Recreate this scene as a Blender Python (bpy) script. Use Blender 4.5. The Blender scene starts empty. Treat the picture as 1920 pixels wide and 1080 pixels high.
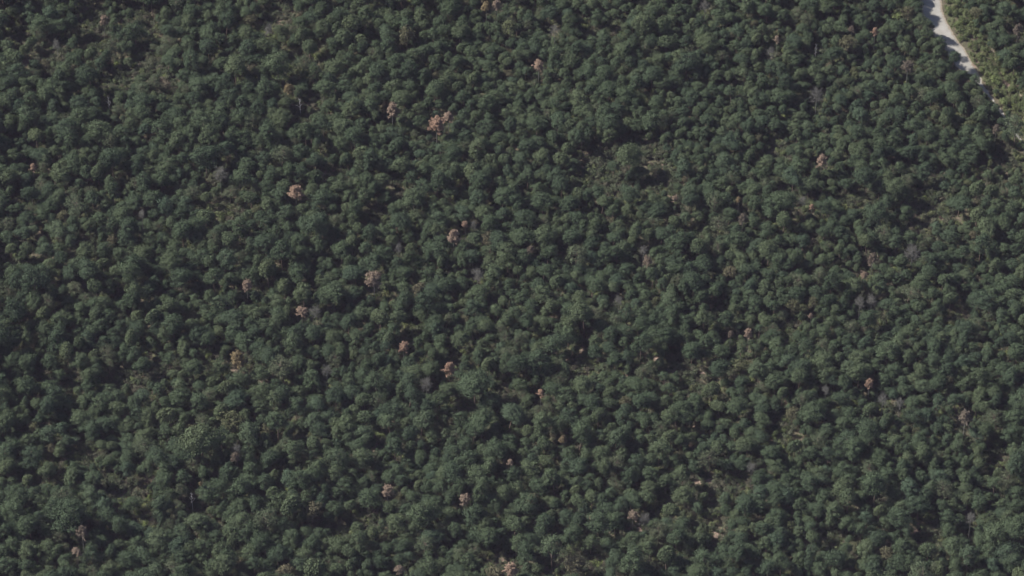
import bpy, math
import numpy as np
from mathutils import Vector, Matrix

sc = bpy.context.scene
R = math.radians

# ------------------------------------------------------------------ camera, sky, sun, exposure
PX_PER_M = 6.4                      # photograph pixels (1920 wide) per metre at the centre of the view
DIST, PITCH = 1300.0, R(46)         # oblique aerial view through a long lens
cam_d = bpy.data.cameras.new('aerial_camera')
cam = bpy.data.objects.new('aerial_camera', cam_d)
sc.collection.objects.link(cam)
AIM = Vector((0, 0, 7.0))
cam.location = AIM + DIST * Vector((0, -math.cos(PITCH), math.sin(PITCH)))
cam.rotation_euler = (R(90) - PITCH, 0, 0)
cam_d.sensor_width = 36.0
cam_d.lens = 18.0 / (960 / PX_PER_M / DIST)
cam_d.clip_start, cam_d.clip_end = 10.0, 9000.0
sc.camera = cam

SUN_EL, SUN_AZ = R(41), R(-77)      # azimuth clockwise from +Y (away from the camera); the sun stands to the left
SUN_DIR = Vector((math.sin(SUN_AZ) * math.cos(SUN_EL), math.cos(SUN_AZ) * math.cos(SUN_EL), math.sin(SUN_EL)))
world = bpy.data.worlds.new('World')
sc.world = world
world.use_nodes = True
wn = world.node_tree
sky = wn.nodes.new('ShaderNodeTexSky')
sky.sky_type = 'NISHITA'
sky.sun_disc = False
sky.sun_elevation = SUN_EL
sky.sun_rotation = SUN_AZ % (2 * math.pi)
wn.links.new(sky.outputs[0], wn.nodes['Background'].inputs['Color'])
wn.nodes['Background'].inputs['Strength'].default_value = 0.055

sun_d = bpy.data.lights.new('sun', 'SUN')
sun_d.energy = 5.0
sun_d.angle = R(0.5)
sun_d.color = (1.0, 0.95, 0.88)
sun = bpy.data.objects.new('sun', sun_d)
sc.collection.objects.link(sun)
sun.rotation_euler = SUN_DIR.to_track_quat('Z', 'Y').to_euler()
sun.location = (-300, 0, 400)

vs = sc.view_settings
vs.view_transform = 'Standard'
vs.look = 'None'
vs.exposure = 0.9
vs.gamma = 1.0
vs.use_curve_mapping = False
sc.cycles.max_bounces = 4
sc.cycles.diffuse_bounces = 2
sc.cycles.volume_bounces = 0
sc.cycles.use_denoising = True

HAZE_DENSITY = 0.000018
HAZE_COLOR = (0.78, 0.70, 1.0)

# ------------------------------------------------------------------ places
_cp, _sp = math.cos(PITCH), math.sin(PITCH)
FWD = np.array([0, _cp, -_sp]); UP = np.array([0, _sp, _cp]); RT = np.array([1.0, 0, 0])
CAM = np.array(cam.location)

def gz(x, y):
    """height of the gently rolling ground"""
    return 1.6 * np.sin(x * 0.021 + 0.6 * np.sin(y * 0.017)) + 1.3 * np.sin(y * 0.026 + 1.1 + x * 0.009) \
        + 0.35 * np.sin(x * 0.11 + y * 0.05) * np.sin(y * 0.09 - x * 0.03)

def at(px, py, h=0.0):
    """photo pixel (1920x1080) -> point h metres above the ground"""
    d = FWD * DIST + RT * ((px - 960) / PX_PER_M) + UP * ((540 - py) / PX_PER_M)
    z = h
    for _ in range(5):
        t = (z - CAM[2]) / d[2]
        p = CAM + d * t
        z = gz(p[0], p[1]) + h
    return p[0], p[1]

def proj(x, y, z):
    """world -> photo pixel, vectorised"""
    dx, dy, dz = x - CAM[0], y - CAM[1], z - CAM[2]
    f = dy * FWD[1] + dz * FWD[2]
    u = dy * UP[1] + dz * UP[2]
    return 960 + dx / f * DIST * PX_PER_M, 540 - u / f * DIST * PX_PER_M

# ------------------------------------------------------------------ helpers
def link(o, parent=None):
    sc.collection.objects.link(o)
    if parent is not None:
        o.parent = parent
    return o

def tag(o, label=None, cat=None, group=None, kind=None):
    if label: o['label'] = label
    if cat: o['category'] = cat
    if group: o['group'] = group
    if kind: o['kind'] = kind

def make_mesh(name, verts, quads, mats, tint=None, mat_index=None, tris=None):
    me = bpy.data.meshes.new(name)
    v = np.asarray(verts, dtype=np.float32)
    q = np.asarray(quads, dtype=np.int32).reshape(-1, 4)
    nq = len(q)
    me.vertices.add(len(v)); me.vertices.foreach_set('co', v.ravel())
    me.loops.add(nq * 4); me.loops.foreach_set('vertex_index', q.ravel())
    me.polygons.add(nq)
    me.polygons.foreach_set('loop_start', np.arange(0, nq * 4, 4, dtype=np.int32))
    me.polygons.foreach_set('loop_total', np.full(nq, 4, dtype=np.int32))
    if mat_index is not None:
        me.polygons.foreach_set('material_index', np.asarray(mat_index, dtype=np.int32))
    if tint is not None:
        a = me.attributes.new('tint', 'FLOAT', 'POINT')
        a.data.foreach_set('value', np.asarray(tint, dtype=np.float32))
    for m in mats: me.materials.append(m)
    me.update(calc_edges=True)
    me.validate()
    return me

# ------------------------------------------------------------------ materials
def new_mat(name, rough=0.8, spec=0.15):
    m = bpy.data.materials.new(name); m.use_nodes = True
    b = m.node_tree.nodes['Principled BSDF']
    b.inputs['Roughness'].default_value = rough
    b.inputs['Specular IOR Level'].default_value = spec
    return m, m.node_tree, b

def foliage_mat(name, stops, tint_lo=0.72, tint_hi=1.3, warm=None):
    """per-tree colour from a ramp of real foliage colours, per-leaf variation from the 'tint' attribute"""
    m, nt, b = new_mat(name, 0.75, 0.12)
    N, L = nt.nodes, nt.links
    oi = N.new('ShaderNodeObjectInfo')
    ramp = N.new('ShaderNodeValToRGB')
    cr = ramp.color_ramp
    cr.elements[0].position = stops[0][0]; cr.elements[0].color = (*stops[0][1], 1)
    cr.elements[1].position = stops[-1][0]; cr.elements[1].color = (*stops[-1][1], 1)
    for p, c in stops[1:-1]:
        e = cr.elements.new(p); e.color = (*c, 1)
    L.new(oi.outputs['Random'], ramp.inputs[0])
    at_ = N.new('ShaderNodeAttribute'); at_.attribute_name = 'tint'
    mr = N.new('ShaderNodeMapRange')
    mr.inputs['To Min'].default_value = tint_lo; mr.inputs['To Max'].default_value = tint_hi
    L.new(at_.outputs['Fac'], mr.inputs['Value'])
    mul = N.new('ShaderNodeVectorMath'); mul.operation = 'SCALE'
    L.new(ramp.outputs[0], mul.inputs[0]); L.new(mr.outputs[0], mul.inputs['Scale'])
    out = mul.outputs[0]
    if warm:
        mx = N.new('ShaderNodeMix'); mx.data_type = 'RGBA'
        mr2 = N.new('ShaderNodeMapRange'); mr2.inputs['From Min'].default_value = warm[0]; mr2.inputs['From Max'].default_value = 1.0
        L.new(at_.outputs['Fac'], mr2.inputs['Value'])
        L.new(mr2.outputs[0], mx.inputs['Factor']); L.new(out, mx.inputs[6]); mx.inputs[7].default_value = (*warm[1], 1)
        out = mx.outputs[2]
    L.new(out, b.inputs['Base Color'])
    return m

M_PINE = foliage_mat('pine_needles', [(0.0, (0.047, 0.070, 0.043)), (0.3, (0.055, 0.080, 0.046)), (0.6, (0.064, 0.090, 0.050)),
                                      (0.85, (0.081, 0.105, 0.057)), (1.0, (0.055, 0.084, 0.054))], 0.75, 1.25)
M_LEAF = foliage_mat('broad_leaves', [(0.0, (0.060, 0.083, 0.046)), (0.5, (0.068, 0.092, 0.050)), (1.0, (0.080, 0.101, 0.053))], 0.75, 1.25)
M_OLIVE = foliage_mat('olive_leaves', [(0.0, (0.085, 0.10, 0.050)), (0.5, (0.10, 0.10, 0.058)), (1.0, (0.12, 0.11, 0.07))], 0.7, 1.3)
M_GREYG = foliage_mat('thin_grey_green_leaves', [(0.0, (0.078, 0.102, 0.060)), (1.0, (0.096, 0.112, 0.068))], 0.7, 1.3)
M_RUST = foliage_mat('dead_needles', [(0.0, (0.31, 0.205, 0.145)), (0.5, (0.27, 0.20, 0.15)), (1.0, (0.23, 0.18, 0.135))], 0.6, 1.35)
M_BROWN = foliage_mat('fading_needles', [(0.0, (0.16, 0.125, 0.095)), (1.0, (0.135, 0.115, 0.09))], 0.6, 1.3)
M_TAN = foliage_mat('tan_leaves', [(0.0, (0.20, 0.16, 0.085)), (1.0, (0.18, 0.14, 0.09))], 0.6, 1.3)
M_LIME = foliage_mat('yellow_green_leaves', [(0.0, (0.165, 0.205, 0.082)), (1.0, (0.135, 0.17, 0.072))], 0.65, 1.3)
M_SCRUB = foliage_mat('scrub_leaves', [(0.0, (0.068, 0.090, 0.052)), (0.45, (0.085, 0.102, 0.062)), (0.8, (0.104, 0.108, 0.074)),
                                       (1.0, (0.118, 0.106, 0.080))], 0.75, 1.25)
M_VERGE = foliage_mat('verge_leaves', [(0.0, (0.092, 0.12, 0.052)), (0.5, (0.115, 0.14, 0.066)), (0.85, (0.135, 0.145, 0.075)), (1.0, (0.15, 0.19, 0.065))], 0.65, 1.35)

def bark_mat(name, c1, c2):
    m, nt, b = new_mat(name, 0.9, 0.1)
    N, L = nt.nodes, nt.links
    tc = N.new('ShaderNodeTexCoord'); nz = N.new('ShaderNodeTexNoise'); nz.inputs['Scale'].default_value = 6
    mx = N.new('ShaderNodeMix'); mx.data_type = 'RGBA'
    L.new(tc.outputs['Object'], nz.inputs['Vector']); L.new(nz.outputs['Fac'], mx.inputs['Factor'])
    mx.inputs[6].default_value = (*c1, 1); mx.inputs[7].default_value = (*c2, 1)
    L.new(mx.outputs[2], b.inputs['Base Color'])
    return m
M_BARK = bark_mat('pine_bark', (0.10, 0.075, 0.06), (0.19, 0.15, 0.125))
M_GREY = bark_mat('bare_grey_twigs', (0.12, 0.12, 0.105), (0.18, 0.175, 0.16))
M_WHITE = bark_mat('bleached_wood', (0.30, 0.29, 0.29), (0.48, 0.47, 0.46))

def ground_mat():
    m, nt, b = new_mat('forest_floor', 0.95, 0.05)
    N, L = nt.nodes, nt.links
    geo = N.new('ShaderNodeNewGeometry')
    def noise(s, d=4):
        n = N.new('ShaderNodeTexNoise'); n.inputs['Scale'].default_value = s; n.inputs['Detail'].default_value = d
        L.new(geo.outputs['Position'], n.inputs['Vector']); return n.outputs['Fac']
    def mix(f, a, c, lo=0.4, hi=0.6):
        mr = N.new('ShaderNodeMapRange'); mr.inputs['From Min'].default_value = lo; mr.inputs['From Max'].default_value = hi
        L.new(f, mr.inputs['Value'])
        x = N.new('ShaderNodeMix'); x.data_type = 'RGBA'; L.new(mr.outputs[0], x.inputs['Factor'])
        for i, v in ((6, a), (7, c)):
            if isinstance(v, tuple): x.inputs[i].default_value = (*v, 1)
            else: L.new(v, x.inputs[i])
        return x.outputs[2]
    litter = mix(noise(1.3), (0.080, 0.075, 0.052), (0.115, 0.10, 0.07))
    sandy = mix(noise(2.0), (0.17, 0.125, 0.10), (0.25, 0.19, 0.155))
    c = mix(noise(0.12, 6), litter, sandy, 0.56, 0.66)
    c = mix(noise(0.5, 5), c, (0.085, 0.095, 0.05), 0.52, 0.62)
    L.new(c, b.inputs['Base Color'])
    bp = N.new('ShaderNodeBump'); bp.inputs['Strength'].default_value = 0.6; bp.inputs['Distance'].default_value = 0.3
    L.new(noise(3.0), bp.inputs['Height']); L.new(bp.outputs[0], b.inputs['Normal'])
    return m
M_GROUND = ground_mat()

def road_mat():
    m, nt, b = new_mat('pale_gravel', 0.9, 0.1)
    N, L = nt.nodes, nt.links
    geo = N.new('ShaderNodeNewGeometry'); uv = N.new('ShaderNodeAttribute'); uv.attribute_name = 'tint'
    n1 = N.new('ShaderNodeTexNoise'); n1.inputs['Scale'].default_value = 0.35; n1.inputs['Detail'].default_value = 6
    n2 = N.new('ShaderNodeTexNoise'); n2.inputs['Scale'].default_value = 4.0; n2.inputs['Detail'].default_value = 3
    for n in (n1, n2): L.new(geo.outputs['Position'], n.inputs['Vector'])
    r = N.new('ShaderNodeValToRGB'); r.color_ramp.elements[0].position = 0.3; r.color_ramp.elements[0].color = (0.24, 0.23, 0.205, 1)
    r.color_ramp.elements[1].position = 0.7; r.color_ramp.elements[1].color = (0.31, 0.30, 0.28, 1)
    L.new(n1.outputs['Fac'], r.inputs[0])
    mr = N.new('ShaderNodeMapRange'); mr.inputs['To Min'].default_value = 0.86; mr.inputs['To Max'].default_value = 1.12
    L.new(n2.outputs['Fac'], mr.inputs['Value'])
    s = N.new('ShaderNodeVectorMath'); s.operation = 'SCALE'
    L.new(r.outputs[0], s.inputs[0]); L.new(mr.outputs[0], s.inputs['Scale'])
    # worn edges: dirt towards the rims (tint = 0 at the rim, 1 on the crown of the road)
    ad = N.new('ShaderNodeMath'); ad.operation = 'ADD'
    L.new(uv.outputs['Fac'], ad.inputs[0]); L.new(n2.outputs['Fac'], ad.inputs[1])
    mr2 = N.new('ShaderNodeMapRange'); mr2.inputs['From Min'].default_value = 0.55; mr2.inputs['From Max'].default_value = 0.8
    L.new(ad.outputs[0], mr2.inputs['Value'])
    x = N.new('ShaderNodeMix'); x.data_type = 'RGBA'; L.new(mr2.outputs[0], x.inputs['Factor'])
    x.inputs[6].default_value = (0.20, 0.165, 0.12, 1); L.new(s.outputs[0], x.inputs[7])
    L.new(x.outputs[2], b.inputs['Base Color'])
    return m
M_ROAD = road_mat()

# ------------------------------------------------------------------ ground and road
def axis(lo, hi, step, far):
    core = np.arange(lo, hi + step, step)
    out = [lo - (far + lo) * (k / 8.0) ** 2 for k in range(8, 0, -1)]
    out2 = [core[-1] + (far - core[-1]) * (k / 8.0) ** 2 for k in range(1, 9)]
    return np.concatenate([out, core, out2])
gx, gy = axis(-230, 230, 2.5, 3500), axis(-210, 230, 2.5, 3500)
X, Y = np.meshgrid(gx, gy)
Z = gz(X, Y)
nx, ny = len(gx), len(gy)
V = np.stack([X.ravel(), Y.ravel(), Z.ravel()], 1)
i, j = np.meshgrid(np.arange(nx - 1), np.arange(ny - 1))
a = (j * nx + i).ravel()
me = make_mesh('ground', V, np.stack([a, a + 1, a + nx + 1, a + nx], 1), [M_GROUND])
g = link(bpy.data.objects.new('ground', me)); tag(g, kind='structure')

# road rims as read off the photograph (right rim seen, left rim under the crowns)
ROAD = [(-140, 1700, 1772), (-60, 1712, 1768), (-10, 1724, 1766), (15, 1726, 1768), (35, 1732, 1773), (60, 1748, 1785), (90, 1768, 1806),
        (115, 1784, 1820), (140, 1810, 1836), (158, 1831, 1845), (178, 1849, 1857), (200, 1867, 1873),
        (225, 1884, 1889), (255, 1907, 1910), (300, 1936, 1939), (380, 1970, 1982), (480, 2010, 2024)]
rows = []
for y_, l_, r_ in ROAD:
    rows.append((np.array(at(l_, y_)), np.array(at(r_, y_))))
# resample smoothly
def catmull(P, n):
    P = np.array(P); out = []
    for k in range(len(P) - 1):
        p0, p1, p2, p3 = P[max(k - 1, 0)], P[k], P[k + 1], P[min(k + 2, len(P) - 1)]
        for t in np.linspace(0, 1, n, endpoint=False):
            out.append(0.5 * ((2 * p1) + (-p0 + p2) * t + (2 * p0 - 5 * p1 + 4 * p2 - p3) * t * t + (-p0 + 3 * p1 - 3 * p2 + p3) * t ** 3))
    out.append(P[-1]); return np.array(out)
RL, RR = catmull([r[0] for r in rows], 12), catmull([r[1] for r in rows], 12)
rng = np.random.default_rng(3)
def wobble(n, amp):
    x = rng.normal(size=n); k = np.ones(5) / 5
    return np.convolve(x, k, 'same') * amp
RL[:, 0] += wobble(len(RL), 0.5); RR[:, 0] += wobble(len(RR), 0.45)
NS = 9
V, T = [], []
for l_, r_ in zip(RL, RR):
    for k in range(NS):
        p = l_ + (r_ - l_) * k / (NS - 1)
        V.append((p[0], p[1], gz(p[0], p[1]) + 0.03)); T.append(min(1.0, 2.2 * min(k, NS - 1 - k) / (NS - 1)))
Q = [(r * NS + k, r * NS + k + 1, (r + 1) * NS + k + 1, (r + 1) * NS + k) for r in range(len(RL) - 1) for k in range(NS - 1)]
o = link(bpy.data.objects.new('gravel_road', make_mesh('gravel_road', V, Q, [M_ROAD], T))); tag(o, kind='structure')
# narrow second trail right of the road
TR = catmull([at(*p) for p in [(1852, 70), (1862, 96), (1876, 122), (1890, 146), (1904, 166), (1922, 190), (1950, 225)]], 10)
V, T = [], []
for p in TR:
    for k in range(4):
        V.append((p[0] + (k - 1.5) * 0.22, p[1], gz(p[0], p[1]) + 0.03)); T.append(0.0 if k in (0, 3) else 0.12)
Q = [(r * 4 + k, r * 4 + k + 1, (r + 1) * 4 + k + 1, (r + 1) * 4 + k) for r in range(len(TR) - 1) for k in range(3)]
o = link(bpy.data.objects.new('footpath', make_mesh('footpath', V, Q, [M_ROAD], T))); tag(o, kind='structure')

# ------------------------------------------------------------------ tree prototypes
def unit(v):
    return v / (np.linalg.norm(v, axis=-1, keepdims=True) + 1e-9)

def leaf_quads(rng, c, n, s, aspect=0.6):
    """small leaf clumps: slightly uneven quads centred on c facing n"""
    N = len(c)
    r = rng.normal(size=(N, 3))
    t = unit(np.cross(n, r)); b = np.cross(n, t)
    s = np.asarray(s)[:, None]
    P = []
    for sx, sy in ((-1, -1), (1, -1), (1, 1), (-1, 1)):
        P.append(c + t * s * sx * rng.uniform(0.55, 1.1, (N, 1)) + b * s * sy * aspect * rng.uniform(0.5, 1.1, (N, 1)) + n * s * rng.uniform(-.35, .35, (N, 1)))
    V = np.stack(P, 1).reshape(-1, 3)
    Q = np.arange(4 * N).reshape(N, 4)
    return V, Q

def lobes_to_leaves(rng, lobes, dens, leaf, squash=0.7, low=-0.35, spread=0.3, nj=0.55):
    C, Nn, T = [], [], []
    cen = np.mean([l[0] for l in lobes], axis=0)
    for lb in lobes:
        lc, lr = lb[0], lb[1]
        hd = lb[2] if len(lb) > 2 else cen
        k = max(6, int(dens * lr * lr))
        d = unit(rng.normal(size=(k * 2, 3))); d = d[d[:, 2] > low][:k]
        rad = lr * (1 + rng.normal(size=(len(d), 1)) * spread * 0.5)
        # ripple so each lobe is itself made of small tufts
        ph = rng.uniform(0, 6.28, 3)
        rip = 1 + 0.14 * np.sin(d[:, :1] * 9 + ph[0]) * np.sin(d[:, 1:2] * 9 + ph[1]) + 0.1 * np.sin(d[:, 2:] * 11 + ph[2])
        off = d * rad * rip; off[:, 2] *= squash
        C.append(lc + off)
        outw = unit(lc + off - hd)
        Nn.append(unit(d * 0.8 + outw * 0.45 + rng.normal(size=d.shape) * nj))
        T.append(np.clip(rng.normal(0.5, 0.2, len(d)) + rng.normal(0, 0.12), 0, 1))
    C, Nn, T = np.concatenate(C), np.concatenate(Nn), np.concatenate(T)
    V, Q = leaf_quads(rng, C, Nn, rng.uniform(0.6, 1.25, len(C)) * leaf)
    return V, Q, np.repeat(T, 4)

def tube(p0, p1, r0, r1, n=5):
    p0, p1 = np.array(p0, float), np.array(p1, float)
    d = unit(p1 - p0); a = unit(np.cross(d, [0.3, 0.9, 0.1])); b = np.cross(d, a)
    V = []
    for p, r in ((p0, r0), (p1, r1)):
        for k in range(n):
            t = 2 * math.pi * k / n
            V.append(p + (a * math.cos(t) + b * math.sin(t)) * r)
    Q = [(k, (k + 1) % n, n + (k + 1) % n, n + k) for k in range(n)]
    return np.array(V), np.array(Q)

def join(parts):
    V, Q, off = [], [], 0
    for v, q in parts:
        V.append(v); Q.append(np.asarray(q) + off); off += len(v)
    return np.concatenate(V), np.concatenate(Q)

def trunk_parts(rng, H, lobes, r0=0.17, lean=0.3, every=1):
    lx, ly = rng.normal(0, lean, 2)
    P = [np.array([lx * t * t, ly * t * t, H * t]) for t in (0, 0.25, 0.5, 0.75, 0.97)]
    R_ = [r0 * 1.2, r0, r0 * 0.8, r0 * 0.5, r0 * 0.15]
    parts = [tube(P[k], P[k + 1], R_[k], R_[k + 1], 6) for k in range(4)]
    for lb in lobes[::every]:
        lc = lb[0]
        z = max(lc[2] - 0.35 * np.hypot(lc[0], lc[1]) - 0.2, H * 0.35); t = min(z / H, 0.95)
        s = np.array([lx * t * t, ly * t * t, H * t])
        mid = (s + lc) / 2 + np.array([0, 0, -0.15])
        parts.append(tube(s, mid, 0.06, 0.045, 4)); parts.append(tube(mid, lc, 0.045, 0.02, 4))
    return parts

PINE_R = 2.8     # crown radius of a prototype (scale 1)
def pine_lobes(rng, zb, zt, R0, n, ell=1.0, nh=None, coarse=2.0):
    """crown of two to five overlapping heads, each a rounded dome of small needle tufts"""
    nh = nh or int(rng.integers(2, 6))
    H = zt - zb
    heads = [(np.array([rng.normal(0, .12) * R0, rng.normal(0, .12) * R0, zt - H * 0.42]), R0 * rng.uniform(0.62, 0.82), H * 0.42)]
    a0 = rng.uniform(0, 6.283)
    for k in range(nh - 1):
        a = a0 + 2.4 * k + rng.uniform(-.5, .5); r = R0 * rng.uniform(0.34, 0.56); d = (R0 - r) * rng.uniform(0.9, 1.15)
        z = zb + H * rng.uniform(0.2, 0.62)
        heads.append((np.array([math.cos(a) * d * ell, math.sin(a) * d / ell, z]), r, r * rng.uniform(0.7, 1.25)))
    L = []
    for hc, hr, hz in heads:
        m = max(6, int(n * coarse * (hr / R0) ** 1.6))
        for q in range(m):
            t = 1 - (q + rng.uniform(0.1, 0.9)) / m * 1.45; a = q * 2.399 + rng.uniform(-.3, .3)
            rr = math.sqrt(max(0, 1 - t * t)) * rng.uniform(0.62, 1.42); t *= rng.uniform(0.78, 1.25)
            if t < -0.1 and rng.uniform() < 0.35: continue
            L.append((hc + np.array([math.cos(a) * rr * hr, math.sin(a) * rr * hr, t * hz * 0.95]), rng.uniform(0.32, 0.62) * (2.9 - coarse) ** 0.5 * 1.25 * (R0 / 2.8), hc))
    return L

protos = {}
def add_proto(kind, crown, trunk_mesh, crown_name, zc):
    protos.setdefault(kind, []).append((crown, trunk_mesh, zc))

def both(name, cm, tm):
    """crown and trunk in one mesh, for the mass of trees"""
    return cm, tm

rng = np.random.default_rng(11)
RAW = {}     # kind -> list of dict(crown=(V,Q,T), trunk=(V,Q), mats, zc)
def raw(kind, cr, tr, mats, zc):
    RAW.setdefault(kind, []).append(dict(crown=cr, trunk=tr, mats=mats, zc=zc))

for k in range(20):                                     # living pines: wide, tall, lopsided, narrow ones
    H = rng.uniform(9.8, 12.6); zb = H - rng.uniform(5.6, 9.0)
    rk = PINE_R * rng.uniform(1.0, 1.28)
    lob = pine_lobes(rng, zb, H, rk, 38, ell=rng.uniform(0.75, 1.3), coarse=(0.6, 0.9, 1.25, 1.6)[k % 4])
    cr = lobes_to_leaves(rng, lob, 200, 0.145, 0.62, -0.5, 0.75, 0.42)
    tr = join(trunk_parts(rng, H - 0.8, lob, every=4))
    raw('pine', cr, tr, (M_PINE, M_BARK), (zb + H) / 2 + 0.6)
for k in range(4):                                      # open, thinner pines
    H = rng.uniform(10.0, 12.0); zb = H - rng.uniform(5.2, 6.8)
    lob = pine_lobes(rng, zb, H, PINE_R * 1.1, 30, nh=4)
    cr = lobes_to_leaves(rng, lob, 120, 0.13, 0.6, -0.5, 0.9, 0.6)
    tr = join(trunk_parts(rng, H - 0.8, lob, every=2))
    raw('thin', cr, tr, (M_GREYG, M_BARK), (zb + H) / 2)
for k in range(6):                                      # broadleaf domes with fine knobbly surface
    H = rng.uniform(9.5, 11.0); hc = rng.uniform(4.2, 5.2)
    lob = []
    n = 70
    c0 = np.array([0, 0, H - hc * 0.62])
    for q in range(n):
        t = 1 - (q + 0.5) / n * 1.25; a = q * 2.399
        rr = math.sqrt(max(0, 1 - t * t))
        if t < -0.3: continue
        w = 1 + 0.13 * math.sin(a * 2 + k) + rng.uniform(-0.1, 0.08)
        lob.append((c0 + np.array([math.cos(a) * rr * 2.35 * w, math.sin(a) * rr * 2.35 * w, t * hc * 0.52 * w]), rng.uniform(0.42, 0.72)))
    cr = lobes_to_leaves(rng, lob, 150, 0.17, 0.85, -0.4, 0.2, 0.5)
    tr = join(trunk_parts(rng, H - 2, lob, r0=0.2, every=7))
    raw('broad', cr, tr, (M_LEAF, M_BARK), c0[2])
for k in range(3):                                      # looser olive broadleaf trees
    H = rng.uniform(8.0, 9.5)
    lob = pine_lobes(rng, H - 4.5, H, 2.7, 30)
    cr = lobes_to_leaves(rng, lob, 110, 0.17, 0.8, -0.4, 0.35, 0.7)
    tr = join(trunk_parts(rng, H - 2, lob, every=3))
    raw('olive', cr, tr, (M_OLIVE, M_BARK), H - 2.3)

def branchy(rng, H, zb, R0, nb, cone=True, up=0.25, twigs=10, thick=0.05, tl=0.9):
    """bare crown: boughs from the stem, each carrying twigs; returns quads and the twig tips"""
    parts, tips, dirs = [], [], []
    for k in range(nb):
        t = (k + rng.uniform(0, 1)) / nb
        z = zb + (H - zb) * t * 0.93
        a = k * 2.399 + rng.uniform(-.4, .4)
        ln = R0 * ((1 - t) * 0.85 + 0.2 if cone else math.sqrt(max(0.05, 1 - (t * 0.95) ** 2))) * rng.uniform(0.55, 1.12)
        d = np.array([math.cos(a), math.sin(a), up + rng.uniform(-.15, .2) + (0 if cone else 0.5 * t)])
        s = np.array([0, 0, z]); e = s + d * ln
        m = (s + e) / 2 + rng.normal(0, 0.08, 3)
        parts += [tube(s, m, thick * 1.1, thick * 0.8, 3), tube(m, e, thick * 0.8, thick * 0.4, 3)]
        for q in range(twigs):
            f = rng.uniform(0.25, 1.0)
            p = s + d * ln * f
            td = unit(d * 0.6 + rng.normal(0, 0.55, 3) + np.array([0, 0, 0.15]))
            e2 = p + td * tl * rng.uniform(0.5, 1.1)
            parts.append(tube(p, e2, thick * 0.55, thick * 0.3, 3))
            tips.append(e2); dirs.append(td); tips.append((p + e2) / 2); dirs.append(td)
    return parts, np.array(tips), np.array(dirs)

for kind, mat, mult in (('dead', M_RUST, 5), ('fading', M_BROWN, 3), ('tan', M_TAN, 5)):
    for k in range(4 if kind == 'dead' else 2):
        H = rng.uniform(9.5, 11.5); zb = H - rng.uniform(5.5, 7.0)
        lob_cone = bool(k % 2 == 0)
        parts, tips, dirs = branchy(rng, H, H - rng.uniform(4.2, 5.6), 2.8, 34, lob_cone, 0.22, 13, 0.04, 0.7)
        c = np.repeat(tips, mult, 0) + rng.normal(0, 0.16, (len(tips) * mult, 3))
        n = unit(np.repeat(dirs, mult, 0) * 0.4 + rng.normal(0, 0.6, c.shape) + np.array([-0.1, -0.2, 0.5]))
        V, Q = leaf_quads(rng, c, n, rng.uniform(0.10, 0.24, len(c)), 0.5)
        T = np.repeat(np.clip(rng.normal(0.5, 0.25, len(c)), 0, 1), 4)
        tp = [tube((0, 0, 0), (0.1, 0, H * .5), 0.16, 0.12, 6), tube((0.1, 0, H * .5), (0, 0, H), 0.12, 0.02, 6)]
        bV, bQ = join(parts)
        mi = np.concatenate([np.zeros(len(Q)), np.ones(len(bQ))])
        (V, Q), T = join([(V, Q), (bV, bQ)]), np.concatenate([T, np.full(len(bV), 0.5)])
        raw(kind, (V, Q, T, mi), join(tp), (mat, M_GREY), H - 2.7)
for k in range(4):                                      # leafless grey trees, twigs only
    H = rng.uniform(9.0, 10.5); zb = H - 5.5
    parts, tips, dirs = branchy(rng, H, zb, 2.7, 26, False, 0.5, 13, 0.035, 1.0)
    fine = []
    for p, d in zip(tips, dirs):
        for q in range(1):
            e = p + unit(d * 0.7 + rng.normal(0, 0.6, 3)) * rng.uniform(0.4, 0.8)
            fine.append(tube(p, e, 0.03, 0.014, 3))
    V, Q = join(parts + fine)
    tp = [tube((0, 0, 0), (0.1, 0, H * .5), 0.17, 0.12, 6), tube((0.1, 0, H * .5), (0, 0, H), 0.12, 0.02, 6)]
    raw('bare', (V, Q, np.full(len(V), 0.5)), join(tp), (M_GREY, M_GREY), (zb + H) / 2)
for k in range(1):                                      # bleached snag
    H = 8.5
    parts, tips, dirs = branchy(rng, H, 3.5, 2.0, 9, True, 0.4, 3, 0.09, 0.9)
    V, Q = join(parts)
    tp = [tube((0, 0, 0), (0.2, 0.1, H * .5), 0.2, 0.15, 6), tube((0.2, 0.1, H * .5), (0.3, 0.1, H), 0.15, 0.04, 6)]
    raw('snag', (V, Q, np.full(len(V), 0.5)), join(tp), (M_WHITE, M_WHITE), 6.0)

def shrub_raw(rng, mat, h, r, n, leaf=0.14):
    lob = [(np.array([rng.normal(0, r * .4), rng.normal(0, r * .4), h * rng.uniform(0.35, 0.85)]), r * rng.uniform(0.3, 0.5)) for _ in range(n)]
    cr = lobes_to_leaves(rng, lob, 220, leaf * 0.75, 0.8, -0.3, 0.5, 0.6)
    tr = join([tube((0, 0, 0), lc * 0.95, 0.04, 0.015, 3) for lc, lr in lob])
    return cr, tr
for k in range(4):
    cr, tr = shrub_raw(rng, M_LIME, 2.4, 1.3, 12, 0.15)
    raw('lime', cr, tr, (M_LIME, M_BARK), 1.5)
for k in range(6):
    cr, tr = shrub_raw(rng, M_SCRUB, 1.5, 1.0, 9, 0.13)
    raw('scrub', cr, tr, (M_SCRUB, M_BARK), 0.9)
for k in range(4):
    cr, tr = shrub_raw(rng, M_VERGE, 1.6, 1.0, 10, 0.13)
    raw('verge', cr, tr, (M_VERGE, M_BARK), 0.9)

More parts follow.
